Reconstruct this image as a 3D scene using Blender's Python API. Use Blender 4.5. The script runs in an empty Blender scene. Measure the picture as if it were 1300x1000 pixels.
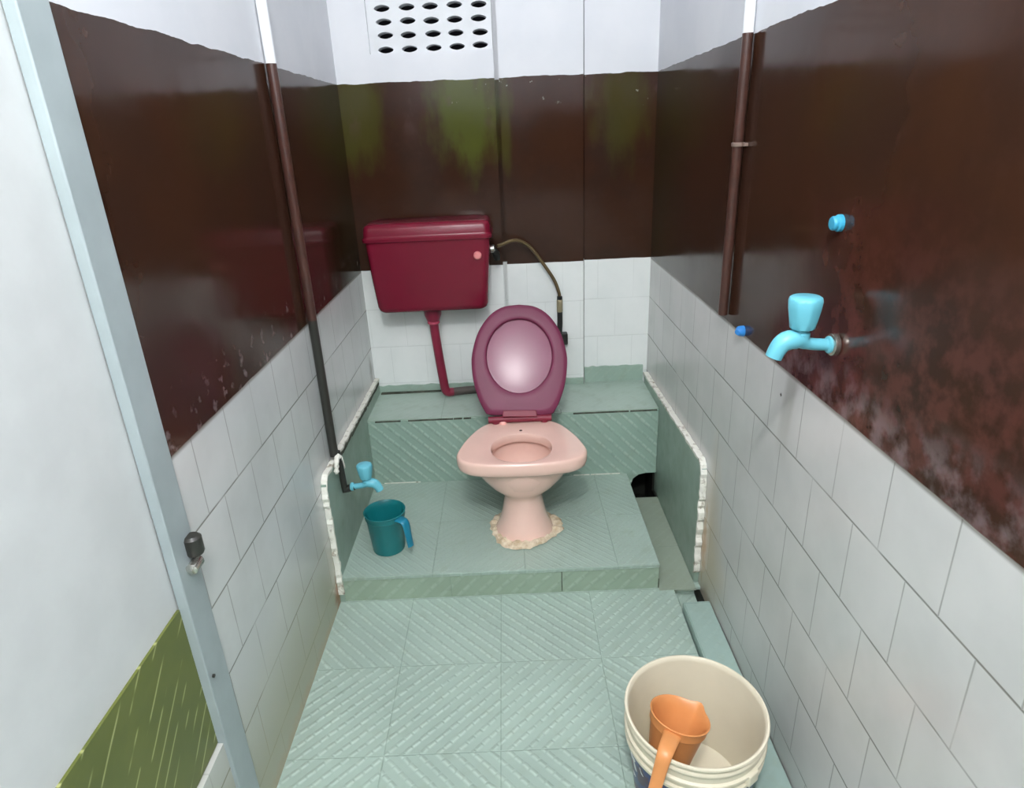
import bpy, bmesh, math, random
from mathutils import Vector, Matrix
random.seed(7)
SC = bpy.context.scene
COL = SC.collection
S = 1.1                      # metres per modelling unit (room is one unit wide)
PI = math.pi

# ------------------------------------------------------------------ node helpers
class V:
    """a node socket with arithmetic"""
    nt = None
    def __init__(s, sock): s.s = sock
    def __add__(a, b): return mth('ADD', a, b)
    def __radd__(a, b): return mth('ADD', b, a)
    def __sub__(a, b): return mth('SUBTRACT', a, b)
    def __rsub__(a, b): return mth('SUBTRACT', b, a)
    def __mul__(a, b): return mth('MULTIPLY', a, b)
    def __rmul__(a, b): return mth('MULTIPLY', b, a)
    def __truediv__(a, b): return mth('DIVIDE', a, b)

def put(inp, v):
    if isinstance(v, V): V.nt.links.new(v.s, inp)
    elif isinstance(v, (tuple, list)) and len(v) == 3 and inp.type == 'RGBA': inp.default_value = (*v, 1)
    else: inp.default_value = v

def mth(op, *a):
    n = V.nt.nodes.new('ShaderNodeMath'); n.operation = op
    for i, x in enumerate(a): put(n.inputs[i], x)
    return V(n.outputs[0])
def floor_(a): return mth('FLOOR', a)
def frac(a): return a - floor_(a)
def gt(a, b): return mth('GREATER_THAN', a, b)
def lt(a, b): return mth('LESS_THAN', a, b)
def absv(a): return mth('ABSOLUTE', a)
def mn(a, b): return mth('MINIMUM', a, b)
def mx(a, b): return mth('MAXIMUM', a, b)
def ramp(a, lo, hi, o0=0.0, o1=1.0):
    n = V.nt.nodes.new('ShaderNodeMapRange'); n.interpolation_type = 'SMOOTHSTEP'
    put(n.inputs[0], a); n.inputs[1].default_value = lo; n.inputs[2].default_value = hi
    n.inputs[3].default_value = o0; n.inputs[4].default_value = o1
    return V(n.outputs[0])
def mix(f, a, b):
    n = V.nt.nodes.new('ShaderNodeMix'); n.data_type = 'RGBA'
    put(n.inputs['Factor'], f) if False else put(n.inputs[0], f)
    put(n.inputs[6], a); put(n.inputs[7], b)
    return V(n.outputs[2])
def xyz(x, y, z):
    n = V.nt.nodes.new('ShaderNodeCombineXYZ')
    for i, q in enumerate((x, y, z)): put(n.inputs[i], q)
    return V(n.outputs[0])
def noise(vec, scale, detail=3, rough=.55):
    n = V.nt.nodes.new('ShaderNodeTexNoise')
    put(n.inputs['Vector'], vec); n.inputs['Scale'].default_value = scale
    n.inputs['Detail'].default_value = detail; n.inputs['Roughness'].default_value = rough
    return V(n.outputs[0])
def voro(vec, scale):
    n = V.nt.nodes.new('ShaderNodeTexVoronoi'); put(n.inputs['Vector'], vec); n.inputs['Scale'].default_value = scale
    return V(n.outputs['Color'])
def position():
    g = V.nt.nodes.new('ShaderNodeNewGeometry')
    m = V.nt.nodes.new('ShaderNodeVectorMath'); m.operation = 'SCALE'
    V.nt.links.new(g.outputs['Position'], m.inputs[0]); m.inputs['Scale'].default_value = 1 / S
    s = V.nt.nodes.new('ShaderNodeSeparateXYZ'); V.nt.links.new(m.outputs[0], s.inputs[0])
    return V(m.outputs[0]), V(s.outputs[0]), V(s.outputs[1]), V(s.outputs[2])
def objpos():
    g = V.nt.nodes.new('ShaderNodeTexCoord'); return V(g.outputs['Object'])

def lin(r, g, b):
    f = lambda c: (c / 255 / 12.92) if c / 255 <= .04045 else ((c / 255 + .055) / 1.055) ** 2.4
    return (f(r), f(g), f(b))

def material(name):
    m = bpy.data.materials.new(name); m.use_nodes = True
    V.nt = m.node_tree
    b = m.node_tree.nodes['Principled BSDF']
    return m, b
def bump(b, h, strength=.3, dist=.004):
    n = V.nt.nodes.new('ShaderNodeBump'); n.inputs['Strength'].default_value = strength
    n.inputs['Distance'].default_value = dist
    put(n.inputs['Height'], h); V.nt.links.new(n.outputs[0], b.inputs['Normal'])

def simple(name, col, rough=.4, metal=0, var=.12, scale=9, bumpy=0, coat=0, spec=.5):
    m, b = material(name)
    p = objpos()
    n = noise(p, scale, 4)
    dark = tuple(c * (1 - var) for c in col); lite = tuple(min(1, c * (1 + var)) for c in col)
    put(b.inputs['Base Color'], mix(ramp(n, .3, .7), dark, lite))
    b.inputs['Roughness'].default_value = rough; b.inputs['Metallic'].default_value = metal
    b.inputs['Coat Weight'].default_value = coat; b.inputs['Specular IOR Level'].default_value = spec
    if bumpy: bump(b, noise(p, 60, 4), bumpy, .002)
    return m

# ------------------------------------------------------------------ wall materials
ZB, ZT = .769, 1.347         # brown band
BROWN = lin(60, 37, 26)
def wall_mat(name, along, tw=.1245, u0=0.0, left=False, right=False, back=False):
    m, b = material(name)
    P, x, y, z = position()
    u = {'x': x, 'y': y}[along]
    n1 = noise(P, 5, 4); n2 = noise(P, 26, 4); n3 = noise(P, 2.2, 3)
    wob = (noise(P, 13, 3) - .5) * .012
    # ---- tiles
    row = floor_((ZB - z) / .1385)
    off = .5 * mth('FLOORED_MODULO', row, 2.0)
    fu = frac((u - u0) / tw + off); fz = frac((ZB - z) / .1385)
    du = mn(fu, 1 - fu) * tw; dz = mn(fz, 1 - fz) * .1385
    d = mn(du * 1.25, dz)
    keep = ramp(noise(P, 7, 2), .33, .52, .4, 1)
    joint = ramp(d, .0004, .0026, 1, 0) * keep * (.62 + .38 * lt(dz, du))
    ident = noise(xyz(floor_((u - u0) / tw + off) * 3.7, row * 5.1, 0.0), 1, 0)
    if back:
        tcol = mix(ramp(n1, .3, .7), lin(226, 232, 230), lin(236, 240, 238))
        jc = mix(joint * .35, tcol, lin(188, 194, 190))
    else:
        base_a, base_b = (lin(214, 217, 217), lin(200, 203, 203)) if left else (lin(212, 211, 209), lin(199, 199, 197))
        tcol = mix(ramp(n1, .3, .7), base_a, base_b)
        tcol = mix(ident * .25, tcol, lin(190, 196, 194))
        jc = mix(joint * .95, tcol, lin(126, 126, 120))
    # dirt and grey marks of the lower courses
    if left:
        low = ramp(z + (n1 - .5) * .12 + (y + .75) * .06, .02, .36, 1, 0)
        jc = mix(low * .8, jc, lin(156, 154, 124))
        edge = ramp(z + (n2 - .5) * .05, .0, .035, 1, 0)
        jc = mix(edge * .7, jc, lin(178, 160, 132))
        rust = ramp(absv(y + .78) + absv(z - .03) * .6 + (n2 - .5) * .05, .012, .05, 1, 0)
        jc = mix(rust * .85, jc, lin(150, 104, 72))
        grey_mark = ramp(absv(y + .045) + absv(z - .42) * .45 + (n2 - .5) * .03, .005, .04, 1, 0)  # grey patch on the wall near the back corner
        jc = mix(grey_mark * .7, jc, lin(120, 122, 112))
    if right:
        near = ramp(absv(y + .80) * .8 + absv(z - .10) * .35 + (n1 - .5) * .14, .02, .17, 1, 0)
        jc = mix(near * .6, jc, lin(190, 170, 130))
        rust = ramp(absv(y + .768) + absv(z - .13) * .22 + (n2 - .5) * .05, .004, .04, 1, 0)
        jc = mix(rust * .75, jc, lin(176, 132, 86))
        grey_streak = ramp(absv(y + 1.165 + (ZB - z) * -.12 + (n1 - .5) * .03), .008, .03, 1, 0) * ramp(z, .56, .74)  # grey streak just below the brown band
        jc = mix(grey_streak * .55, jc, lin(158, 156, 150))
        spot = ramp(absv(y + 1.121) + absv(z - .717), .002, .006, 1, 0)
        jc = mix(spot, jc, lin(70, 66, 62))
        low = ramp(z + (n1 - .5) * .1, .0, .16, 1, 0)
        jc = mix(low * .35, jc, lin(150, 156, 146))
    # ---- brown paint
    br = mix(ramp(n1, .35, .7), BROWN, lin(52, 34, 26))
    br = mix(ramp(n2, .5, .8) * .10, br, lin(84, 56, 50))
    olive = lin(76, 82, 34)
    if back:
        streak = noise(xyz(x * 1.0, 0.0, z * .35), 16, 4, .6)
        def blob(cx, cz, rx, rz, k):
            q = mth('SQRT', ((x - cx) / rx) * ((x - cx) / rx) + ((z - cz) / rz) * ((z - cz) / rz))
            return ramp(q + (streak - .5) * 1.7 + (n1 - .5) * .8, .35, 1.25, 1, 0) * k
        g1 = mx(mx(blob(.40, 1.27, .125, .20, .9), blob(.05, 1.24, .10, .15, .5)), mx(blob(.89, 1.24, .09, .18, .38), blob(.515, 1.22, .02, .18, .45)))
        br = mix(g1, br, olive)
        mauve = ramp(noise(xyz(x, 0.0, z * .6), 12, 4), .56, .7) * ramp(z, 1.15, 1.3)
        br = mix(mauve * .4, br, lin(96, 72, 72))
        chips = gt(noise(P, 55, 2), .70) * ramp(z, 1.24, 1.34)* ramp(x, .25, .42)
        br = mix(chips * .8, br, lin(190, 196, 180))
    else:
        corner = ramp(y + (n1 - .5) * .3, -.42, -.05)
        br = mix(corner * .45, br, lin(52, 54, 30))
        if right:
            worn = ramp(y + (n1 - .5) * .35, -1.02, -1.3) * ramp(z, 1.12, .85) * ramp(n2, .40, .62)
            br = mix(worn * .45, br, lin(104, 58, 52))
            wet = ramp(y + (n3 - .5) * .2, -1.0, -1.2) * ramp(z + (n1 - .5) * .08, .87, .79) * ramp(noise(P, 24, 4), .40, .68)
            br = mix(wet * .5, br, lin(140, 124, 126))
        if left:
            scuff = ramp(z + (n1 - .5) * .1, .90, .79) * ramp(noise(P, 34, 4), .57, .7)
            br = mix(scuff * .55, br, lin(140, 128, 130))
    # ---- white paint
    wh = mix(ramp(n1, .3, .7), lin(221, 223, 228), lin(214, 217, 223))
    inb = gt(z + wob * .35, ZB); inw = gt(z + wob, ZT)
    nearedge = ramp(absv(z - ZB), .002, .009, 1, 0) * .7
    col = mix(inb, mix(nearedge * (0.0 if back else 1.0), jc, lin(96, 88, 78)), br)
    col = mix(inw, col, wh)
    put(b.inputs['Base Color'], col)
    rbrown = ramp(n1, .35, .75, .10, .20)
    rough = (1 - inb) * .22 + inb * (1 - inw) * rbrown + inw * .6
    put(b.inputs['Roughness'], rough)
    put(b.inputs['Specular IOR Level'], .5 - .24 * (inb * (1 - inw)))
    h = (1 - inb) * (1 - joint) * .5 + inb * noise(P, 9, 2) * .5 + inb * n3 * .9
    bump(b, h, .25, .004)
    return m

GREEN = lin(166, 186, 175)
def green_mat(name, axes='xy', rule='floor', T=.2435, u0=.2035, v0=-.770, amount=1.0, per=.037, tint=GREEN, dirty=.3):
    m, b = material(name)
    P, x, y, z = position()
    ax = {'x': x, 'y': y, 'z': z}
    u, v = ax[axes[0]], ax[axes[1]]
    cu = floor_((u - u0) / T); cv = floor_((v0 - v) / T)
    par = mth('FLOORED_MODULO', cv, 2.0)
    if rule == 'floor':
        fl = mx(lt(cv, 1.5) * gt(cu, 1.5), gt(cv, 1.5) * lt(cu, -.5))
        s = absv(par - fl)                      # 0 -> '\', 1 -> '/'
    elif rule == 'chequer':
        s = mth('FLOORED_MODULO', cu + cv, 2.0)
    elif rule == 'back':
        s = 0.0 * u
    else:
        s = 0.0 * u + 1.0
    sg = 1 - 2 * s
    jit = (noise(P, 30, 2) - .5) * .006
    a = (u + sg * v + jit) / per; c = (u - sg * v + jit) / (per * .8)
    fa = frac(a); fc = frac(c)
    ridge = ramp(absv(fa - .5), .0, .26, 1, 0)
    notch = ramp(absv(fc - .5), .30, .5, 1, 0)
    h = ridge * (.25 + .75 * notch)
    fu = frac((u - u0) / T); fv = frac((v0 - v) / T)
    d = mn(mn(fu, 1 - fu), mn(fv, 1 - fv)) * T
    joint = ramp(d, .0004, .0022, 1, 0)
    n1 = noise(P, 4, 4); n2 = noise(P, 22, 4)
    col = mix(ramp(n1, .3, .7), tint, tuple(q * .88 for q in tint))
    ridge_pale = ramp(absv(fa - .5), .05, .22, 1, 0) * (.4 + .6 * notch) * ramp(n2, .3, .6)  # paler along the ridge tops
    col = mix(ridge_pale * .42 * amount, col, lin(200, 218, 207))
    col = mix(ramp(n2, .5, .8) * dirty, col, lin(140, 152, 130))
    col = mix(joint * .35, col, lin(112, 132, 116))
    put(b.inputs['Base Color'], col)
    put(b.inputs['Roughness'], ramp(n2, .3, .7, .30, .45))
    bump(b, h * amount - joint * .4 + n2 * .1, .5, .004)
    return m

MW_L = wall_mat('left_wall_tile_and_paint', 'y', u0=-1.312, left=True)
MW_R = wall_mat('right_wall_tile_and_paint', 'y', tw=.1345, u0=-1.212, right=True)
MW_B = wall_mat('back_wall_tile_and_paint', 'x', u0=.07, back=True)
M_FLOOR = green_mat('green_embossed_floor_tile')
M_PLAT = green_mat('green_platform_tile', rule='chequer', u0=.2615, v0=-.257, T=.2545, per=.026, amount=.45)
M_RISER = green_mat('green_riser_tile', axes='xz', rule='slash', u0=.0035, v0=.0795, T=.306, per=.05, amount=.5, tint=lin(152, 172, 152))
M_LEDGEF = green_mat('green_ledge_front_tile', axes='xz', rule='back', u0=.015, v0=.33, T=.49, per=.044, amount=.8, tint=lin(152, 178, 164))
M_LEDGET = green_mat('green_ledge_top_tile', rule='slash', u0=.26, v0=0, T=.4, per=.03, amount=.15, tint=lin(172, 192, 180))
M_CHAN = green_mat('green_channel_tile', rule='slash', u0=.74, v0=-.245, T=.335, amount=.1, tint=lin(150, 162, 146), dirty=.6)
M_PANEL = green_mat('green_side_panel_tile', axes='yz', rule='slash', u0=.2, v0=.6, T=1.4, amount=.05, tint=lin(150, 172, 158), dirty=.3)
M_SKIRT = green_mat('green_skirting_tile', axes='xz', rule='slash', u0=.0, v0=.6, T=.5, amount=.2, tint=lin(158, 182, 168), dirty=.5)
M_STEP = green_mat('green_kerb_tile', rule='slash', u0=.93, v0=-.86, T=.35, amount=.15, tint=lin(160, 184, 176))

def cement_mat():
    m, b = material('chipped_white_cement')
    P, x, y, z = position()
    n = noise(P, 45, 5, .65)
    c = mix(ramp(n, .28, .48), lin(150, 142, 124), lin(232, 232, 222))
    put(b.inputs['Base Color'], c); b.inputs['Roughness'].default_value = .8
    bump(b, n, .8, .004)
    return m
M_CEM = cement_mat()
def grout_mat():
    m, b = material('cream_mortar')
    n = noise(objpos(), 38, 5, .65)
    put(b.inputs['Base Color'], mix(ramp(n, .35, .65), lin(200, 178, 146), lin(232, 218, 194)))
    b.inputs['Roughness'].default_value = .8; bump(b, n, 1, .006)
    return m
M_GROUT = grout_mat()
M_WHITE = simple('white_ceiling_paint', lin(232, 236, 240), .7, var=.03)
M_VENT = simple('white_painted_concrete', lin(219, 222, 226), .6, var=.03, bumpy=.3)
M_DARK = simple('black_drain_shade', lin(34, 36, 32), .9, var=.4, spec=.1)  # black colour standing in for the shade inside drain mouth and channel gap
M_CRACK = simple('dark_grey_line', lin(82, 86, 76), .9, var=.4, scale=30, spec=.1)  # dark grey for joints, cracks and the strip behind the ledge
M_MAROON = simple('maroon_plastic', lin(116, 24, 46), .26, var=.05, scale=4, bumpy=.03, spec=.32)
M_MAROONP = simple('maroon_pipe_plastic', lin(128, 32, 58), .3, var=.1)
M_SEAT = simple('purplish_maroon_seat_plastic', lin(114, 46, 74), .42, var=.05, scale=5, spec=.28)  # duller, more purple maroon than the cistern
M_LID = simple('glossy_maroon_lid_with_reflection', lin(132, 66, 92), .25, var=.04, scale=4, spec=.42)  # paler base colour carries the light reflected off the lid
M_HINGE = simple('maroon_hinge_plastic', lin(126, 32, 54), .5)
M_PINK = simple('pink_glazed_ceramic', lin(238, 200, 186), .16, var=.04, scale=5, coat=.3)
M_CYAN = simple('sky_blue_plastic', lin(106, 188, 206), .35, var=.06)
M_TEAL = simple('teal_plastic', lin(20, 116, 120), .33, var=.08)
M_TEALH = simple('blue_teal_plastic', lin(22, 122, 150), .33, var=.08)
M_ORANGE = simple('orange_plastic', lin(218, 146, 88), .38, var=.06)
M_CREAM = simple('cream_pail_plastic', lin(222, 214, 192), .36, var=.05, scale=5)
M_BLACKPIPE = simple('black_iron_pipe', lin(44, 44, 40), .4, var=.25, bumpy=.3)
M_STEEL = simple('grey_painted_steel', lin(160, 172, 174), .42, var=.06)
M_CHROME = simple('worn_chrome', lin(206, 204, 196), .25, metal=.9, var=.1)
M_BRASS = simple('aged_brass_hose', lin(104, 88, 60), .4, metal=.3, var=.2)
M_RUBBER = simple('black_rubber', lin(30, 32, 30), .5, var=.3)
M_KNOB = simple('pink_button', lin(226, 140, 140), .3)
M_BLUE = simple('bright_blue_plastic', lin(50, 130, 205), .4)
M_PALE = simple('pale_grey_door_paint', lin(206, 210, 210), .5, var=.04)

def pipe_mat(name, lower):
    m, b = material(name)
    P, x, y, z = position()
    n = noise(P, 40, 4)
    c = mix(ramp(n, .3, .7), lin(78, 50, 42), lin(66, 44, 38))
    c = mix(lt(z, ZB + .008), c, lower)
    c = mix(gt(z, ZT), c, lin(236, 239, 243))
    put(b.inputs['Base Color'], c)
    b.inputs['Roughness'].default_value = .28
    bump(b, n, .2, .002)
    return m
M_PIPEL = pipe_mat('painted_riser_pipe_black_end', lin(46, 46, 42))
M_PIPER = pipe_mat('painted_riser_pipe', lin(80, 52, 44))

def door_green():
    m, b = material('olive_door_panel')
    P, x, y, z = position()
    n = noise(P, 9, 4)
    a = (y * .8 - z) ; k = frac(a / .034 + noise(P, 6, 2) * .35)
    along = noise(xyz(y * 1.0, z * 1.0, floor_(a / .034) * 7.3), 17, 1)
    st = ramp(absv(k - .5), .02, .09, 1, 0) * ramp(along, .46, .58)
    c = mix(ramp(n, .3, .7), lin(104, 112, 52), lin(92, 102, 46))
    put(b.inputs['Base Color'], mix(st * .75, c, lin(182, 186, 128)))
    b.inputs['Roughness'].default_value = .4
    return m
M_OLIVE = door_green()

def label_mat():
    m, b = material('printed_pail_wrap')
    p = objpos()
    n = noise(p, 18, 2); v = noise(p, 34, 1)
    c = mix(ramp(n, .5, .54), lin(66, 30, 62), lin(36, 56, 118))
    c = mix(gt(v, .63), c, lin(226, 222, 224))
    c = mix(gt(noise(p, 25, 1), .66), c, lin(170, 34, 54))
    put(b.inputs['Base Color'], c); b.inputs['Roughness'].default_value = .3
    return m
M_LABEL = label_mat()

# ------------------------------------------------------------------ mesh helpers
ORG = {}                     # world-unit origin of each object (before scaling)
class MB:
    def __init__(s): s.bm = bmesh.new()
    def box(s, x0, x1, y0, y1, z0, z1):
        v = [s.bm.verts.new((x, y, z)) for z in (z0, z1) for x, y in ((x0, y0), (x1, y0), (x1, y1), (x0, y1))]
        for f in ((3, 2, 1, 0), (4, 5, 6, 7), (0, 1, 5, 4), (1, 2, 6, 5), (2, 3, 7, 6), (3, 0, 4, 7)):
            s.bm.faces.new([v[i] for i in f])
        return s
    def loft(s, rings, cap0=True, cap1=True, closed=True):
        R = [[s.bm.verts.new(p) for p in r] for r in rings]
        n = len(R[0])
        for a, b in zip(R, R[1:]):
            for i in range(n if closed else n - 1):
                j = (i + 1) % n
                s.bm.faces.new((a[i], a[j], b[j], b[i]))
        if cap0: s.bm.faces.new(R[0][::-1])
        if cap1: s.bm.faces.new(R[-1])
        return s
    def lathe(s, prof, c=(0, 0, 0), n=40, axis='z', cap0=False, cap1=False):
        rings = []
        for r, h in prof:
            ring = []
            for k in range(n):
                a = 2 * PI * k / n
                p = (r * math.cos(a), r * math.sin(a), h)
                if axis == 'x': p = (h, r * math.cos(a), r * math.sin(a))
                if axis == 'y': p = (r * math.sin(a), h, r * math.cos(a))
                ring.append((c[0] + p[0], c[1] + p[1], c[2] + p[2]))
            rings.append(ring)
        return s.loft(rings, cap0, cap1)
    def tube(s, pts, rad, n=14, cap=True, flat=None):
        pts = [Vector(p) for p in pts]
        if not isinstance(rad, (list, tuple)): rad = [rad] * len(pts)
        t0 = (pts[1] - pts[0]).normalized()
        up = Vector((0, 0, 1)) if abs(t0.z) < .9 else Vector((1, 0, 0))
        a = t0.cross(up).normalized()
        rings = []
        for i, p in enumerate(pts):
            t = ((pts[min(i + 1, len(pts) - 1)] - pts[max(i - 1, 0)])).normalized()
            a = (a - t * a.dot(t)).normalized(); b = t.cross(a)
            r = rad[i]
            ra, rb = (r, r) if not isinstance(r, (tuple, list)) else r
            rings.append([p + a * (ra * math.cos(2 * PI * k / n)) + b * (rb * math.sin(2 * PI * k / n)) for k in range(n)])
        return s.loft(rings, cap, cap)
    def prism(s, poly, axis, a0, a1):
        def P(u, v, w):
            return {'x': (w, u, v), 'y': (u, w, v), 'z': (u, v, w)}[axis]
        A = [s.bm.verts.new(P(u, v, a0)) for u, v in poly]; B = [s.bm.verts.new(P(u, v, a1)) for u, v in poly]
        n = len(poly)
        for i in range(n):
            j = (i + 1) % n; s.bm.faces.new((A[i], A[j], B[j], B[i]))
        s.bm.faces.new(A[::-1]); s.bm.faces.new(B)
        return s
    def build(s, name, mat, parent=None, origin=None, smooth=40, bevel=0, sub=0, local=False):
        bm = s.bm
        bmesh.ops.recalc_face_normals(bm, faces=bm.faces)
        if origin is None:
            if parent is not None and local: origin = Vector((0, 0, 0))
            else:
                xs = [v.co for v in bm.verts]
                lo = Vector([min(q[i] for q in xs) for i in range(3)]); hi = Vector([max(q[i] for q in xs) for i in range(3)])
                origin = Vector(((lo.x + hi.x) / 2, (lo.y + hi.y) / 2, lo.z))
        origin = Vector(origin)
        for v in bm.verts: v.co = (v.co - origin) * S
        me = bpy.data.meshes.new(name); bm.to_mesh(me); bm.free()
        for p in me.polygons: p.use_smooth = True
        me.set_sharp_from_angle(angle=math.radians(smooth))
        me.materials.append(mat)
        o = bpy.data.objects.new(name, me); COL.objects.link(o)
        if parent is not None:
            o.parent = parent
            o.location = (origin - (Vector((0, 0, 0)) if local else ORG[parent.name])) * S
        else: o.location = origin * S
        ORG[o.name] = origin
        if bevel:
            md = o.modifiers.new('bevel', 'BEVEL'); md.width = bevel * S; md.segments = 3; md.limit_method = 'ANGLE'; md.angle_limit = math.radians(35)
        if sub:
            md = o.modifiers.new('subdivision', 'SUBSURF'); md.levels = sub; md.render_levels = sub
        return o

def tag(o, label, cat, group=None):
    o['label'] = label; o['category'] = cat
    if group: o['group'] = group
    return o
def thing(name, label, cat, loc, rot=(0, 0, 0), group=None):
    o = bpy.data.objects.new(name, None); COL.objects.link(o); o.empty_display_size = .05
    o.location = Vector(loc) * S; o.rotation_euler = rot
    ORG[o.name] = Vector(loc)
    return tag(o, label, cat, group)
def structure(o, label=None):
    o['kind'] = 'structure'
    if label: o['label'] = label
    return o
def smooth_path(pts, k=6):
    P = [Vector(p) for p in pts]; P = [P[0] * 2 - P[1]] + P + [P[-1] * 2 - P[-2]]
    out = []
    for i in range(1, len(P) - 2):
        a, b, c, d = P[i - 1:i + 3]
        for j in range(k):
            t = j / k
            out.append(.5 * ((2 * b) + (c - a) * t + (2 * a - 5 * b + 4 * c - d) * t * t + (3 * b - a - 3 * c + d) * t ** 3))
    out.append(P[-2]); return out

# ------------------------------------------------------------------ shell
YN = -2.95; ZC = 2.35
YD0, YD1, ZD0, ZD1 = -2.06, -1.415, .272, 1.95      # door opening in the left wall
w = MB(); T = .06
w.box(-T, 0, YD1, .09, -.12, ZC); w.box(-T, 0, YN, YD0, -.12, ZC)
w.box(-T, 0, YD0, YD1, -.12, ZD0); w.box(-T, 0, YD0, YD1, ZD1, ZC)
structure(w.build('wall_left', MW_L), 'left wall with white tiles, brown painted band and white paint above')
w = MB(); w.box(1, 1 + T, YN, .09, -.12, ZC)
structure(w.build('wall_right', MW_R), 'right wall with white tiles, brown painted band and white paint above')
VX0, VX1, VZ0, VZ1 = .112, .488, 1.427, 1.66
w = MB()
w.box(0, VX0, 0, .09, -.12, ZC); w.box(VX0, VX1, 0, .09, -.12, VZ0); w.box(VX0, VX1, 0, .09, VZ1, ZC)
w.box(.488, .502, .055, .09, -.12, ZC); w.box(.502, .765, .006, .09, -.12, ZC); w.box(.765, .769, .05, .09, -.12, ZC); w.box(.769, 1, .022, .09, -.12, ZC)
structure(w.build('wall_back', MW_B), 'back wall in three slightly stepped panels, brown over white tile')
w = MB(); w.box(-T, 1 + T, YN - T, YN, -.12, ZC)
structure(w.build('wall_front', MW_B), 'front wall behind the viewer')
w = MB(); w.box(-T, 1 + T, YN - T, .09, ZC, ZC + .06)
structure(w.build('ceiling', M_WHITE), 'white painted ceiling')
w = MB()
w.box(0, .9235, YN, -.766, -.06, 0); w.box(.9235, 1, YN, -.853, -.06, -.02); w.box(.86, 1, -.766, -.292, -.06, -.004); w.box(.86, 1, -.292, -.08, -.12, -.10)
w.box(.9235, 1, -.853, -.766, -.06, -.022); w.box(0, .86, -.766, 0, -.06, -.01)
structure(w.build('floor', M_FLOOR), 'pale green embossed tile floor')
# channel finish and kerb
structure(MB().box(.8835, .985, -.778, -.292, -.004, .0015).build('trim_1', M_CHAN), 'drain channel tiles beside the platform')
k = MB(); k.prism([(.927, -.853), (.998, -.853), (.998, YN + .002), (.927, YN + .002)], 'z', -.02, .022)
structure(k.build('trim_2', M_STEP, bevel=.003), 'low green kerb tile along the foot of the right wall')
k = MB().prism([(.984, -.752), (.9985, -.752), (.9985, -.852), (.990, -.852), (.982, -.80)], 'z', -.022, -.012)
structure(k.build('trim_3', M_DARK), 'black gap at the end of the drain channel')

# platform
ZP = .08
p = MB().box(.002, .8825, -.7655, -.2572, -.003, ZP - .012)
plat = structure(p.build('platform', M_RISER), 'low tiled platform under the toilet')
p = MB().box(.002, .8835, -.7675, -.2572, ZP - .012, ZP)
o = p.build('platform_top', M_PLAT, plat, bevel=.002)
l = MB().box(.6145, .6165, -.7662, -.7652, .004, .067); l.box(.8815, .8840, -.7665, -.764, .001, .03)
l.build('riser_joint', M_CRACK, plat)
# ledge behind the toilet with arched drain mouth
ZL = .3185; YL = -.257
l = MB().box(.002, .985, -.252, .004, ZL - .02, ZL); l.box(.503, .764, .003, .0058, ZL - .02, ZL); l.box(.77, .985, .003, .0218, ZL - .02, ZL)
led = structure(l.build('ledge', M_LEDGET), 'tiled ledge behind the toilet')
poly = [(.002, -.003), (.897, -.003), (.898, .03), (.906, .058), (.925, .073), (.95, .078), (.9845, .078), (.9845, ZL - .004), (.002, ZL - .004)]
l = MB().prism(poly, 'y', YL, YL + .018)
l.build('ledge_front', M_LEDGEF, led)
l = MB().box(.002, .985, -.2535, -.250, ZL - .004, ZL - .0005)
# cavity liner, painted black for the shade inside
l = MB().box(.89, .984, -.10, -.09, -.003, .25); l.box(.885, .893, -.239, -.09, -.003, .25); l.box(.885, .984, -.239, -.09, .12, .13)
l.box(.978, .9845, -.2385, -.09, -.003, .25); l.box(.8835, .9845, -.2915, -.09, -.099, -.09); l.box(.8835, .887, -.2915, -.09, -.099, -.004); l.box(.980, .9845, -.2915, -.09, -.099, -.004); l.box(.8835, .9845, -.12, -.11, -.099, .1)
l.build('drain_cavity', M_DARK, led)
# cracked joint along the ledge nosing
l = MB()
xs = [.03, .12, .15, .27, .29, .36, .375, .40]
for a, b_ in ((.04, .125), (.15, .30), (.302, .33), (.335, .36), (.70, .80), (.80, .885), (.89, .98)):
    l.box(a, b_, YL - .0008, YL + .004, ZL - .0075, ZL - .0035)
l.build('joint_crack', M_CRACK, led)
l = MB()
for a, b_ in ((.045, .17), (.70, .755), (.76, .86)):
    l.box(a, b_, YL - .002, YL + .002, ZP - .0005, ZP + .0025)
l.build('white_joint', M_CEM, led)
# skirting on back wall
l = MB(); n = 40
def jag(x0, x1, z0, z1, y0, y1, amp, nseg):
    pts = [(x0, z0), (x1, z0)]
    for i in range(nseg + 1):
        t = i / nseg; pts.append((x1 + (x0 - x1) * t, z1 + random.uniform(-amp, amp)))
    return pts
structure(MB().prism(jag(.004, .4875, ZL, .345, 0, 0, .0025, 22), 'y', -.006, -.0002).build('trim_4', M_SKIRT), 'green skirting strip left of the seat lid')
structure(MB().prism(jag(.5025, .7645, ZL, .343, 0, 0, .0025, 14), 'y', -.001, .0058).build('trim_5', M_SKIRT), 'green skirting strip right of the seat lid')
structure(MB().prism(jag(.7695, .985, ZL, .377, 0, 0, .0025, 14), 'y', .014, .0218).build('trim_6', M_SKIRT), 'taller green skirting in the right-hand recess')
l = MB().prism([(.02, -.024), (.20, -.019), (.36, -.022), (.47, -.018), (.47, -.006), (.02, -.006)], 'z', ZL, ZL + .003)
structure(l.build('trim_7', M_CRACK), 'dark grey line along the back of the ledge')

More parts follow.
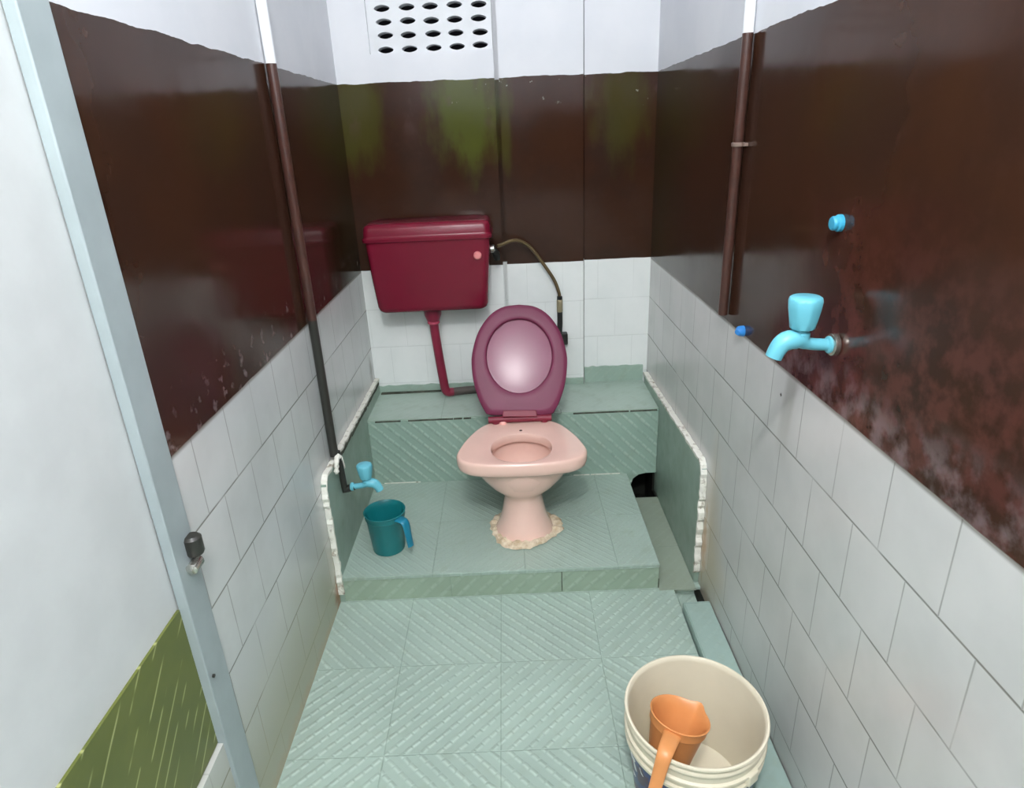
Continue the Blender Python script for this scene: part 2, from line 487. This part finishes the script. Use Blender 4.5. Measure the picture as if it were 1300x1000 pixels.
# side panels with chipped cement edges
def panel(name, x0, x1, ylast, ztop0, ztop1, zbot, label, xe0, xe1):
    pts = [(-.008, zbot), (-.008, ztop0), (ylast + .045, ztop1), (ylast, ztop1 - .015), (ylast, zbot)]
    o = structure(MB().prism(pts, 'x', x0, x1).build(name, M_PANEL), label)
    # top strip
    rings = []; N = 46
    path = [(-.006 + (ylast + .03) * i / N, ztop0 + (ztop1 - ztop0) * i / N) for i in range(N + 1)]
    path += [(ylast + .008, ztop1 - .008), (ylast - .001, ztop1 - .03)] + [(ylast - .001 + random.uniform(-.004, .003), ztop1 - .03 + (zbot + .03 - ztop1 + .03) * i / 30) for i in range(1, 31)]
    for i, (yy, zz) in enumerate(path):
        a, b_ = path[max(i - 1, 0)], path[min(i + 1, len(path) - 1)]
        t = Vector((b_[0] - a[0], b_[1] - a[1])).normalized(); nn = Vector((t.y, -t.x))
        if nn.y < 0 and i < N: nn = -nn
        if i >= N: nn = Vector((-abs(nn.x), abs(nn.y)))
        h = .004 + random.uniform(-.0018, .0018)
        hb = -.004 + random.uniform(-.002, .002)
        j0 = random.uniform(-.0012, .0006)
        xin = xe0; xout = xe1 + (j0 if xe1 < xe0 else -j0)
        rings.append([(xin, yy + nn.x * hb, zz + nn.y * hb), (xout, yy + nn.x * hb, zz + nn.y * hb), (xout, yy + nn.x * h, zz + nn.y * h), (xin, yy + nn.x * h, zz + nn.y * h)])
    MB().loft(rings).build('cement_edge', M_CEM, o, smooth=20)
    return o
panel('trim_8', .0005, .014, -.768, .372, .385, .0, 'dull green tile panel on the left wall', .0008, .0155)
panel('trim_9', .9995, .986, -.745, .352, .372, .0, 'dull green tile panel on the right wall', .9992, .983)
# dark crack behind left cement edge
l = MB()
for i in range(26):
    y0 = -.02 - i * .0235; l.box(.013, .0165 + random.uniform(0, .002), y0 - .024, y0, .357 + .013 * i / 26 + random.uniform(-.002, .002), .366 + .013 * i / 26)
l.build('crack', M_CRACK, bpy.data.objects['trim_8'])

# ------------------------------------------------------------------ vent block
vent = MB()
NX, NZ = 5, 6
gx0, gx1, gz0, gz1 = .126, .4865, 1.427, 1.427 + .0366 * NZ
cw = (gx1 - gx0) / NX; ch = (gz1 - gz0) / NZ
yf, yb = .010, .05
def ringpts(cx, cz, k, n=24, hole=True):
    a = 2 * PI * k / n
    if hole:
        ca, sa = math.cos(a), math.sin(a)
        return cx + .0235 * ca, cz + .0082 * sa * (1 + .15 * (1 - abs(ca)))
    ca, sa = math.cos(a), math.sin(a); m = max(abs(ca), abs(sa))
    return cx + cw / 2 * ca / m, cz + ch / 2 * sa / m
for i in range(NX):
    for j in range(NZ):
        cx = gx0 + cw * (i + .5); cz = gz0 + ch * (j + .5) - .006
        jx, jz = random.uniform(-.002, .002), random.uniform(-.0015, .0015)
        cz2 = gz0 + ch * (j + .5)
        A, B, C_ = [], [], []
        for k_ in range(24):
            u, v_ = ringpts(cx, cz2, k_, hole=False); A.append(vent.bm.verts.new((u, yf, v_)))
            u, v_ = ringpts(cx + jx, cz + jz, k_); B.append(vent.bm.verts.new((u, yf, v_))); C_.append(vent.bm.verts.new((u, yb, v_)))
        for k_ in range(24):
            q = (k_ + 1) % 24
            vent.bm.faces.new((A[k_], A[q], B[q], B[k_])); vent.bm.faces.new((B[k_], B[q], C_[q], C_[k_]))
bmesh.ops.remove_doubles(vent.bm, verts=vent.bm.verts, dist=.0004)
vent.box(.1125, gx0, .010, .05, 1.4275, 1.6595)
vent.box(gx1, .4875, .010, .05, 1.4275, 1.6595)
vent.box(gx0, gx1, .010, .05, gz1, 1.6595)
tag(vent.build('ventilation_block', M_VENT, smooth=30), 'white pierced ventilation block with rows of oval black holes high on back wall', 'vent')

# ------------------------------------------------------------------ door in the left wall
dr = structure(MB().box(-.01, .006, -1.4425, -1.384, .0, ZD1 + .04).build('door_1', M_STEEL, bevel=.002), 'grey steel door frame with olive door in the left wall')
MB().box(-.01, .006, YD0 - .03, YD0 + .02, .0, ZD1 + .04).build('door_post', M_STEEL, dr, bevel=.002)
MB().box(-.01, .006, YD0 + .02, -1.4425, ZD1 - .02, ZD1 + .04).build('door_head', M_STEEL, dr, bevel=.002)
leaf = MB().box(-.04, -.012, YD0 + .003, YD1 - .003, ZD0 + .002, ZD1 - .003).build('door_leaf', M_PALE, dr)
MB().box(-.0125, -.008, YD0 + .021, -1.443, ZD0 + .003, .548).build('lower_panel', M_OLIVE, leaf)
h = MB().lathe([(.012, -.012), (.014, -.008), (.014, .016), (.010, .02)], c=(.012, -1.398, .628), n=18, cap0=True, cap1=True).build('hinge_knuckle', M_BLACKPIPE, dr)
h = MB().lathe([(.006, 0), (.009, .002), (.009, .026), (.006, .03)], c=(.014, -1.425, .604), n=14, axis='y', cap0=True, cap1=True).build('bolt', M_CHROME, dr)
MB().lathe([(.003, 0), (.003, .004)], c=(.005, -1.43, .405), n=10, axis='x', cap1=True).build('screw', M_BLACKPIPE, dr)

# ------------------------------------------------------------------ riser pipes
lp = thing('water_pipe', 'brown and black riser pipe on left wall feeding the low tap', 'pipe', (.014, -.655, .28))
MB().tube([(.0135, -.656, ZC - .002), (.0135, -.658, 1.3), (.0135, -.66, .8), (.014, -.66, .40)], .0115, 16).build('riser', M_PIPEL, lp)
MB().tube([(.0225, -.656, .41), (.024, -.652, .36), (.024, -.648, .30), (.025, -.646, .284), (.032, -.646, .288), (.052, -.646, .294)], [.0075, .0078, .0085, .0105, .0105, .0095], 14).build('elbow', M_BLACKPIPE, lp)
cb = MB()
cb.tube(smooth_path([(.021, -.69, .36), (.024, -.684, .392), (.024, -.665, .400), (.026, -.648, .38), (.026, -.638, .35)], 5), [.004 + .004 * abs(math.sin(i * 1.7)) for i in range(21)], 8)
cb.build('cement_patch', M_CEM, lp)
rp = thing('water_pipe', 'brown riser pipe on right wall with one small clamp', 'pipe', (.987, -.8, .80))
MB().tube([(.988, -.812, ZC - .002), (.988, -.812, 1.3), (.988, -.805, 1.1), (.988, -.80, .785)], .0105, 16).build('riser', M_PIPER, rp)
c_ = MB().lathe([(.0125, -.004), (.0135, -.002), (.0135, .003), (.0125, .004)], c=(.988, -.8085, 1.146), n=18, cap0=True, cap1=True); c_.box(.992, .9995, -.835, -.782, 1.143, 1.149)
c_.build('clamp', simple('dull_clamp_steel', lin(150, 130, 120), .4, metal=.5), rp)
tag(MB().tube([(.9995, -.905, .776), (.990, -.908, .777), (.984, -.913, .776)], [.012, .011, .006], 12).build('wall_plug', M_BLUE), 'small bright blue plug at the foot of the brown band beyond the tap', 'plug')
pl = MB().lathe([(.0125, .9995), (.0125, .994), (.0105, .992), (.0105, .987), (.009, .985), (.0, .9848)], c=(0, -1.252, 1.044), n=18, axis='x')
tag(pl.build('pipe_stub', simple('deep_sky_blue_plastic', lin(60, 160, 195), .4)), 'blue plastic pipe stub on right wall above the large tap', 'pipe stub')

# ------------------------------------------------------------------ taps
def make_tap(label, loc, rotz, sc, extra=None):
    t = thing('water_tap', label, 'tap', loc, (0, 0, rotz), 'sky blue plastic taps')
    q = sc
    def pt(x, z): return (x * q, 0, z * q)
    b = MB()
    path = smooth_path([pt(.0, .0), pt(.02, .001), (.045 * q, 0, .004 * q), pt(.06, .011), pt(.076, .012), pt(.089, .006), pt(.097, -.006), pt(.102, -.019)], 5)
    n = len(path)
    rr = []
    for i in range(n):
        x = path[i].x / q
        rr.append((.0105 if x < .045 else .0105 + .0065 * min(1, (x - .045) / .02) if x < .085 else .017 - .003 * min(1, (x - .085) / .018)) * q)
    b.tube(path, rr, 18)
    b.lathe([(.0135 * q, 0), (.0150 * q, .002 * q), (.0150 * q, .010 * q), (.0125 * q, .012 * q)], n=20, axis='x', cap0=True, cap1=True)
    b.build('body', M_CYAN, t, local=True)
    st = MB().lathe([(.014 * q, .010 * q), (.014 * q, .024 * q), (.0115 * q, .026 * q), (.0115 * q, .034 * q)], c=(.058 * q, 0, 0), n=18, cap0=True, cap1=True)
    st.build('stem', M_CYAN, t, local=True)
    # fluted cup handle
    rings = []
    for zz, r in ((.031, .018), (.033, .0205), (.045, .0225), (.066, .0262), (.080, .0275), (.085, .0262), (.0875, .0225)):
        ring = []
        for k_ in range(48):
            a = 2 * PI * k_ / 48
            f = 1 + (.045 * max(0, math.cos(8 * a)) if .036 < zz < .082 else 0)
            ring.append((.058 * q + r * q * f * math.cos(a), r * q * f * math.sin(a), zz * q))
        rings.append(ring)
    MB().loft(rings).build('handle', M_CYAN, t, local=True)
    if extra: extra(t)
    return t
make_tap('small sky blue plastic tap low on left, above the teal mug', (.041, -.646, .294), 0, .78)
def collar(t):
    MB().lathe([(.016, -.0045), (.017, -.003), (.017, .004), (.014, .006)], n=20, axis='x', cap0=True, cap1=True).build('pipe_collar', M_CHROME, t, local=True)
make_tap('large sky blue plastic tap on the brown band of the right wall', (.9945, -1.292, .869), PI, .88, collar)

# ------------------------------------------------------------------ cistern
ci = thing('toilet_cistern', 'maroon plastic flush cistern hung on back wall left of the raised lid', 'cistern', (.26, -.08, .65))
def rrect(x0, x1, y0, y1, r, z, n=6):
    pts = []
    for cx, cy, a0 in ((x1 - r, y1 - r, 0), (x0 + r, y1 - r, PI / 2), (x0 + r, y0 + r, PI), (x1 - r, y0 + r, 1.5 * PI)):
        for i in range(n + 1):
            a = a0 + PI / 2 * i / n; pts.append((cx + r * math.cos(a), cy + r * math.sin(a), z))
    return pts
rings = []
for z, l_, r_, f, rad in ((.652, .094, .408, -.128, .012), (.653, .082, .420, -.138, .02), (.660, .075, .430, -.145, .022), (.672, .071, .434, -.148, .022),
                          (.76, .064, .441, -.155, .02), (.83, .060, .447, -.160, .02), (.886, .057, .451, -.163, .02)):
    rings.append(rrect(l_, r_, f, -.004, rad, z))
MB().loft(rings).build('tank', M_MAROON, ci, smooth=50)
rings = []
for z, e in ((.884, .001), (.886, .006), (.896, .007), (.899, .003), (.905, .002), (.926, .0005), (.934, -.003), (.9385, -.010), (.940, -.022)):
    rings.append(rrect(.056 - e, .452 + e, -.164 - e, -.0035, .021, z))
MB().loft(rings).build('tank_lid', M_MAROON, ci, smooth=50)
MB().lathe([(.0085, 0), (.0125, -.002), (.0125, -.011), (.009, -.015), (.0, -.016)], c=(.410, -.158, .833), n=20, axis='y', cap0=True).build('flush_button', M_KNOB, ci)
fp = MB()
fp.tube([(.243, -.085, .655), (.243, -.085, .628), (.243, -.085, .614), (.243, -.085, .606)], [.031, .029, .024, .021], 20)
fp.build('outlet_nut', M_MAROONP, ci)
path = smooth_path([(.243, -.085, .612), (.2445, -.085, .57), (.252, -.085, .47), (.260, -.084, .38), (.2635, -.082, .352), (.272, -.078, .340), (.290, -.073, .338)], 5)
flush = MB().tube(path, .0155, 18).build('flush_pipe', M_MAROONP, ci)
MB().lathe([(.019, -.004), (.021, -.002), (.021, .003), (.019, .005)], c=(.2433, -.085, .600), n=20, cap0=True, cap1=True).build('pipe_collar', simple('pink_collar_plastic', lin(176, 72, 96), .3), flush)
MB().tube(smooth_path([(.286, -.0735, .338), (.31, -.068, .338), (.37, -.058, .337), (.44, -.058, .337), (.50, -.10, .337), (.52, -.20, .337)], 4), .0145, 14).build('rubber_connector', simple('grimy_rubber_pipe', lin(72, 66, 62), .5, var=.25), flush)

# ------------------------------------------------------------------ supply hose
hs = thing('supply_hose', 'thin brass-coloured supply hose looping from cistern to wall valve', 'hose', (.69, -.01, .48))
path = smooth_path([(.472, -.075, .845), (.49, -.065, .848), (.52, -.05, .856), (.548, -.038, .852), (.585, -.03, .826), (.625, -.03, .771), (.660, -.026, .715), (.676, -.022, .672), (.679, -.02, .655)], 5)
MB().tube(path, .0058, 12).build('hose', M_BRASS, hs)
MB().lathe([(.008, 0), (.0095, .002), (.0095, .012), (.007, .014)], c=(.679, -.02, .642), n=16, cap0=True, cap1=True).build('lower_nut', M_RUBBER, hs)
MB().lathe([(.009, 0), (.0105, .003), (.0105, .044), (.009, .046)], c=(.679, -.02, .598), n=6, cap0=True, cap1=True).build('coupling', simple('grey_brass_coupling', lin(150, 140, 112), .35, metal=.5), hs)
MB().tube([(.679, -.02, .60), (.679, -.019, .56), (.677, -.018, .52)], [.0095, .0095, .0095], 14).build('pipe_tail', M_RUBBER, hs)
vb = MB().box(.684, .706, -.024, .0075, .478, .52)
vb.build('wall_valve', M_RUBBER, hs, bevel=.004)
MB().lathe([(.011, 0), (.013, .002), (.013, .012), (.009, .016)], c=(.4485, -.078, .838), n=16, axis='x', cap0=True, cap1=True).build('inlet_nut', M_CHROME, hs)
MB().tube([(.458, -.076, .836), (.468, -.07, .82), (.470, -.06, .80)], [.011, .012, .010], 12).build('float_valve', M_RUBBER, hs)

# ------------------------------------------------------------------ toilet
TX = .5205
ZR = .36
tl = thing('toilet', 'pink ceramic toilet with raised maroon seat and lid on green platform', 'toilet', (TX, -.56, ZP))
half = [(0, -.392), (.05, -.393), (.092, -.402), (.128, -.44), (.162, -.515), (.181, -.585), (.183, -.612), (.172, -.645), (.138, -.670), (.07, -.684), (0, -.687)]
NR = 64
def sample(half, n):
    P = smooth_path([(a, b_, 0) for a, b_ in half], 12)
    L = [0]
    for a, b_ in zip(P, P[1:]): L.append(L[-1] + (b_ - a).length)
    out = []
    for i in range(n + 1):
        s_ = L[-1] * i / n; k_ = 0
        while k_ < len(L) - 2 and L[k_ + 1] < s_: k_ += 1
        t = (s_ - L[k_]) / (L[k_ + 1] - L[k_]); out.append(P[k_].lerp(P[k_ + 1], t))
    return out
hs_ = sample(half, NR // 2)
outline = [(p_.x, p_.y) for p_ in hs_] + [(-p_.x, p_.y) for p_ in hs_[-2:0:-1]]
CY = -.56
def angpts(rx, ry, cy, z, pw=2.0):
    out = []
    for x, y in outline:
        a = math.atan2((y - CY) / 1.0, x)
        c_, s_ = math.cos(a), math.sin(a)
        e = 2 / pw
        out.append((TX + rx * math.copysign(abs(c_) ** e, c_), cy + ry * math.copysign(abs(s_) ** e, s_), z))
    return out
def off(k_, z, dz=0, sy=None):
    return [(TX + x * k_, CY + (y - CY) * (sy or k_), z) for x, y in outline]
def blend(A, B, t): return [tuple(a[i] + (b_[i] - a[i]) * t for i in range(3)) for a, b_ in zip(A, B)]
rings = []
# pedestal
for z, rx, ry, cy in ((ZP, .088, .086, -.565), (ZP + .008, .086, .084, -.565), (ZP + .035, .073, .078, -.563), (ZP + .07, .063, .072, -.561), (ZP + .105, .057, .068, -.560),
                      (ZP + .125, .055, .067, -.559), (ZP + .138, .060, .072, -.558), (ZP + .150, .078, .085, -.556), (ZP + .168, .102, .100, -.553),
                      (ZP + .190, .122, .111, -.550), (ZP + .213, .136, .119, -.549), (ZP + .232, .142, .123, -.549)):
    rings.append(angpts(rx, ry, cy, z, 2.15))
rings.append(off(.90, ZP + .238)); rings.append(off(.955, ZP + .240)); rings.append(off(.985, ZP + .245)); rings.append(off(1.0, ZP + .256)); rings.append(off(1.0, ZR - .010)); rings.append(off(.992, ZR - .004)); rings.append(off(.975, ZR))
top = off(.955, ZR + .0008)
HX, HY, HC = .087, .089, -.5745
hole = angpts(HX, HY, HC, ZR - .004, 2.2)
rings.append(top); rings.append(blend(top, hole, .5)); 
h1 = angpts(HX + .010, HY + .007, HC, ZR + .0, 2.2)
rings.append([(a[0], a[1], ZR - .001) for a in h1]); rings.append(hole)
for z, rx, ry, cy in ((ZR - .014, .084, .086, HC), (ZR - .030, .088, .090, HC), (ZR - .036, .098, .100, HC + .002), (ZR - .07, .100, .100, HC + .003), (ZR - .10, .088, .088, HC + .004), (ZR - .125, .062, .066, HC + .006), (ZR - .14, .034, .04, HC + .01), (ZR - .145, .012, .014, HC + .012)):
    rings.append(angpts(rx, ry, cy, z, 2.1))
MB().loft(rings).build('bowl', M_PINK, tl, smooth=45)
MB().lathe([(.0038, 0), (.0038, -.003)], c=(TX, -.4755, 0), n=10).bm.free()
dh = MB().lathe([(.0045, ZR + .0002), (.0045, ZR + .0012)], c=(TX + .001, -.470, 0), n=12, cap0=True, cap1=True)
dh.build('flush_hole', simple('dark_hole', lin(70, 50, 46), .7), tl)
# foot mortar
rings = []
for k_ in range(60):
    a = 2 * PI * k_ / 60
    wd = .017 + .006 * math.sin(3 * a + 1) + random.uniform(-.003, .003)
    hh = .009 + random.uniform(-.003, .004)
    rx, ry = .084 + wd * .5, .082 + wd * .4
    ring = []
    for q in range(8):
        b_ = 2 * PI * q / 8
        r = 1
        ring.append((TX + (rx + wd * math.cos(b_)) * math.cos(a), -.566 + (ry + wd * math.cos(b_)) * math.sin(a), ZP + max(.0, hh * (.3 + math.sin(b_)))))
    rings.append(ring)
rings.append(rings[0])
mr = MB().loft(rings, False, False); bmesh.ops.remove_doubles(mr.bm, verts=mr.bm.verts, dist=.0003)
mr.build('mortar_ring', M_GROUT, tl)['label'] = 'lumpy cream mortar around the foot'
# rear outlet into the ledge
MB().tube(smooth_path([(TX, -.50, .20), (TX, -.44, .20), (TX, -.38, .19), (TX, -.30, .18), (TX, YL + .001, .18)], 4), [.05] * 17, 20).build('outlet', M_PINK, tl)
# raised seat and lid; v measured up the tilted plane
HV = Vector((TX + .0005, -.404, ZR + .016)); VD = Vector((.013, .183, .318)).normalized(); UD = (Vector((1, 0, 0)) - VD * VD.x).normalized(); ND = UD.cross(VD); ND = ND if ND.z > 0 else -ND
def tp(u, v, n): return HV + UD * u + VD * v + ND * n
egg = [(0, .353), (.05, .346), (.093, .318), (.128, .265), (.146, .20), (.1475, .155), (.140, .10), (.124, .05), (.108, .020), (.09, .006), (0, .005)]
hs2 = sample(egg, 36); eo = [(p_.x, p_.y) for p_ in hs2] + [(-p_.x, p_.y) for p_ in hs2[-2:0:-1]]
inn = [(.1015 * math.sin(PI * q / 12), .190 + .117 * math.cos(PI * q / 12)) for q in range(13)]
hs3 = sample(inn, 36); io = [(p_.x, p_.y) for p_ in hs3] + [(-p_.x, p_.y) for p_ in hs3[-2:0:-1]]
def oc(k_, n): return [tp(u * k_, .18 + (v - .18) * k_, n) for u, v in eo]
def ic(k_, n): return [tp(u * k_, .19 + (v - .19) * k_, n) for u, v in io]
def bl(A, B, t): return [a.lerp(b_, t) for a, b_ in zip(A, B)]
o0, i0 = oc(.985, .012), ic(1.03, .012)
rings = [oc(1.0, .002), oc(1.004, .005), oc(1.0, .009)] + [oc(.985, .0115), bl(oc(.97, .0122), ic(1.05, .0122), .2), bl(oc(.975, .013), ic(1.05, .013), .75), ic(1.05, .0125), ic(1.015, .0105), ic(1.0, .006), ic(1.005, .001)]
rings.append(rings[0])
st = MB().loft(rings, False, False); bmesh.ops.remove_doubles(st.bm, verts=st.bm.verts, dist=.0002)
seat = st.build('seat_ring', M_SEAT, tl, smooth=50)
rings = [oc(.985, -.014), oc(1.0, -.012), oc(1.0, -.003), oc(.985, -.0005)]
rings += [bl(oc(.985, -.0005), ic(1.0, .0), .8), ic(1.02, .000), ic(.93, .0008), ic(.75, .0020), ic(.5, .0029), ic(.25, .0034), ic(.05, .0036)]
MB().loft(rings).build('seat_lid', M_LID, tl, smooth=50)['label'] = 'glossy maroon lid, paled by reflection put into its colour, seen through the seat ring'
hb = MB()
a0 = [tp(u, v, n) for u, v, n in ()]
hb.tube([HV + Vector((-.097, -.006, -.004)), HV + Vector((.097, -.006, -.004))], .0105, 16)
for sgn in (-1, 1):
    hb.tube([HV + Vector((sgn * .075, -.004, -.02)), HV + Vector((sgn * .075, -.004, .0))], .012, 14)
hb.build('hinge_bar', M_HINGE, tl)
hp = MB()
P0 = [tp(-.054, -.002, .021), tp(.054, -.002, .021), tp(.050, .018, .0205), tp(-.050, .018, .0205)]
P1 = [tp(-.054, -.002, .004), tp(.054, -.002, .004), tp(.050, .018, .004), tp(-.050, .018, .004)]
hp.loft([P0, P1]); hp.build('hinge_plate', M_HINGE, tl, bevel=.002)
MB().lathe([(.012, ZR), (.012, ZR + .006), (.009, ZR + .009)], c=(TX - .052, -.412, 0), n=14, cap1=True, cap0=True).build('hinge_bolt', simple('pink_cap', lin(240, 180, 172), .3), tl)

# ------------------------------------------------------------------ mugs
def make_mug(label, loc, rot, mb_, mh, H=.128, r0=.046, r1=.058, spout=False, hl=.085, reach=.028, cat='mug'):
    t = thing('bath_mug', label, cat, loc, rot)
    prof = [(r0 - .006, 0), (r0 - .001, .002), (r0, .006), (r1 - .004, H - .022), (r1 - .003, H - .020), (r1 - .001, H - .018), (r1, H - .004), (r1 + .0018, H - .001), (r1, H), (r1 - .003, H - .003), (r1 - .007, H - .02), (r0 - .004, .008), (r0 - .012, .005), (.004, .005)]
    n = 56; rings = []
    for r, z in prof:
        ring = []
        for k_ in range(n):
            a = 2 * PI * k_ / n; e = 0; dz = 0
            if spout:
                d = abs((a - PI * .86 + PI) % (2 * PI) - PI)
                w_ = math.exp(-(d / .22) ** 2) * max(0, (z - H * .7) / (H * .3))
                e = .009 * w_; dz = .004 * w_
            ring.append(((r + e) * math.cos(a), (r + e) * math.sin(a), z + dz))
        rings.append(ring)
    MB().loft(rings).build('cup', mb_, t, local=True)
    path = smooth_path([(r1 - .003, 0, H - .010), (r1 + .010, 0, H - .009), (r1 + reach * .75, 0, H - .011), (r1 + reach, 0, H - .022), (r1 + reach + .004, 0, H - .05), (r1 + reach + .009, 0, H - hl)], 5)
    rad = [(.016 - .006 * i / (len(path) - 1), .0048) for i in range(len(path))]
    MB().tube(path, rad, 16).build('handle', mh, t, local=True)
    return t
make_mug('teal plastic bath mug with blue handle standing on green platform', (.123, -.636, ZP), (0, 0, math.radians(-38)), M_TEAL, M_TEALH)

# ------------------------------------------------------------------ pail
BX, BY = .811, -1.351
bk = thing('paint_pail', 'white plastic pail with cream ribbed rim and dark printed wrap on floor', 'bucket', (BX, BY, 0))
prof = [(.088, 0), (.094, .001), (.097, .004), (.110, .208), (.1125, .213), (.117, .214), (.117, .220), (.1125, .222), (.1125, .232), (.1175, .234), (.1185, .237), (.1175, .240), (.1135, .242), (.1135, .256),
        (.1165, .258), (.1175, .261), (.1165, .264), (.1145, .266), (.1145, .271), (.1175, .274), (.119, .277), (.118, .280), (.115, .2805), (.1125, .278), (.111, .270), (.108, .20), (.094, .008), (.088, .005), (.004, .004)]
prof = [(r_ * 1.074, z_ - .075 if z_ > .19 else z_ * (.133 / .208)) for r_, z_ in prof]
MB().lathe(prof, n=72, cap0=True, cap1=True).build('pail_body', M_CREAM, bk, local=True)
wr = MB().lathe([(.1055, .013), (.1187, .1305)], n=72)
wr.build('printed_wrap', M_LABEL, bk, local=True)['label'] = 'dark purple and blue printed wrap'
ear = MB()
for a in (-55, 125):
    c_, s_ = math.cos(math.radians(a)), math.sin(math.radians(a))
    rings = []
    for r, hw, z0, z1 in ((.119, .014, .139, .167), (.1295, .012, .142, .165)):
        rings.append([(r * c_ + hw * s_, r * s_ - hw * c_, z0), (r * c_ - hw * s_, r * s_ + hw * c_, z0), (r * c_ - hw * s_, r * s_ + hw * c_, z1), (r * c_ + hw * s_, r * s_ - hw * c_, z1)])
    e_ = MB().loft(rings).build('handle_lug', M_CREAM, bk, local=True, bevel=.002)
# orange mug hooked on the pail rim
ang = math.atan2(-.88, -.47)
R = Matrix.Rotation(ang, 4, 'Z') @ Matrix.Rotation(math.radians(-15), 4, 'Y') @ Matrix.Rotation(math.radians(-7), 4, 'X')
rim_c = Vector((.780, -1.364, .204)); base = rim_c - (R.to_3x3() @ Vector((0, 0, .105)))
make_mug('orange plastic mug hooked by its handle over the pail rim', base, R.to_euler(), M_ORANGE, M_ORANGE, H=.105, r0=.036, r1=.0525, spout=True, hl=.10, reach=.050)

# ------------------------------------------------------------------ light
def point(loc, power, r, col=(1, 1, 1)):
    l = bpy.data.lights.new('bulb', 'POINT'); l.energy = power; l.shadow_soft_size = r * S; l.color = col
    o = bpy.data.objects.new('ceiling_bulb_light', l); COL.objects.link(o); o.location = Vector(loc) * S
    return o
point((.46, -2.45, 2.1), 72, .038, (1, .985, .96))
al = bpy.data.lights.new('added_fill_light', 'AREA'); al.shape = 'RECTANGLE'; al.size = .6 * S; al.size_y = 1.8 * S; al.energy = 6; al.color = (1, .99, .97)  # soft fill added under the ceiling, stands for no lamp of the room
ao = bpy.data.objects.new('added_fill_light', al); COL.objects.link(ao); ao.location = Vector((.5, -1.3, ZC - .01)) * S
wd = bpy.data.worlds.new('World'); SC.world = wd; wd.use_nodes = True
wd.node_tree.nodes['Background'].inputs[0].default_value = (.004, .004, .005, 1)

# ------------------------------------------------------------------ camera
f, pitch, yaw, roll = 821.8, .3834, -.0029, -.0448
cd = bpy.data.cameras.new('camera'); cam = bpy.data.objects.new('camera', cd); COL.objects.link(cam)
cd.sensor_width = 36; cd.sensor_fit = 'HORIZONTAL'; cd.lens = f / 1300 * 36; cd.clip_start = .02
fw = Vector((math.sin(yaw) * math.cos(pitch), math.cos(yaw) * math.cos(pitch), -math.sin(pitch)))
r = Vector((math.cos(yaw), -math.sin(yaw), 0)); u = r.cross(fw)
r2 = r * math.cos(roll) + u * math.sin(roll); u2 = -r * math.sin(roll) + u * math.cos(roll)
M = Matrix((r2, u2, -fw)).transposed().to_4x4(); M.translation = Vector((.5053, -2.2265, 1.1879)) * S
cam.matrix_world = M
SC.camera = cam
vs = SC.view_settings; vs.view_transform = 'Standard'; vs.look = 'None'; vs.gamma = 1; vs.exposure = 0; vs.use_curve_mapping = False
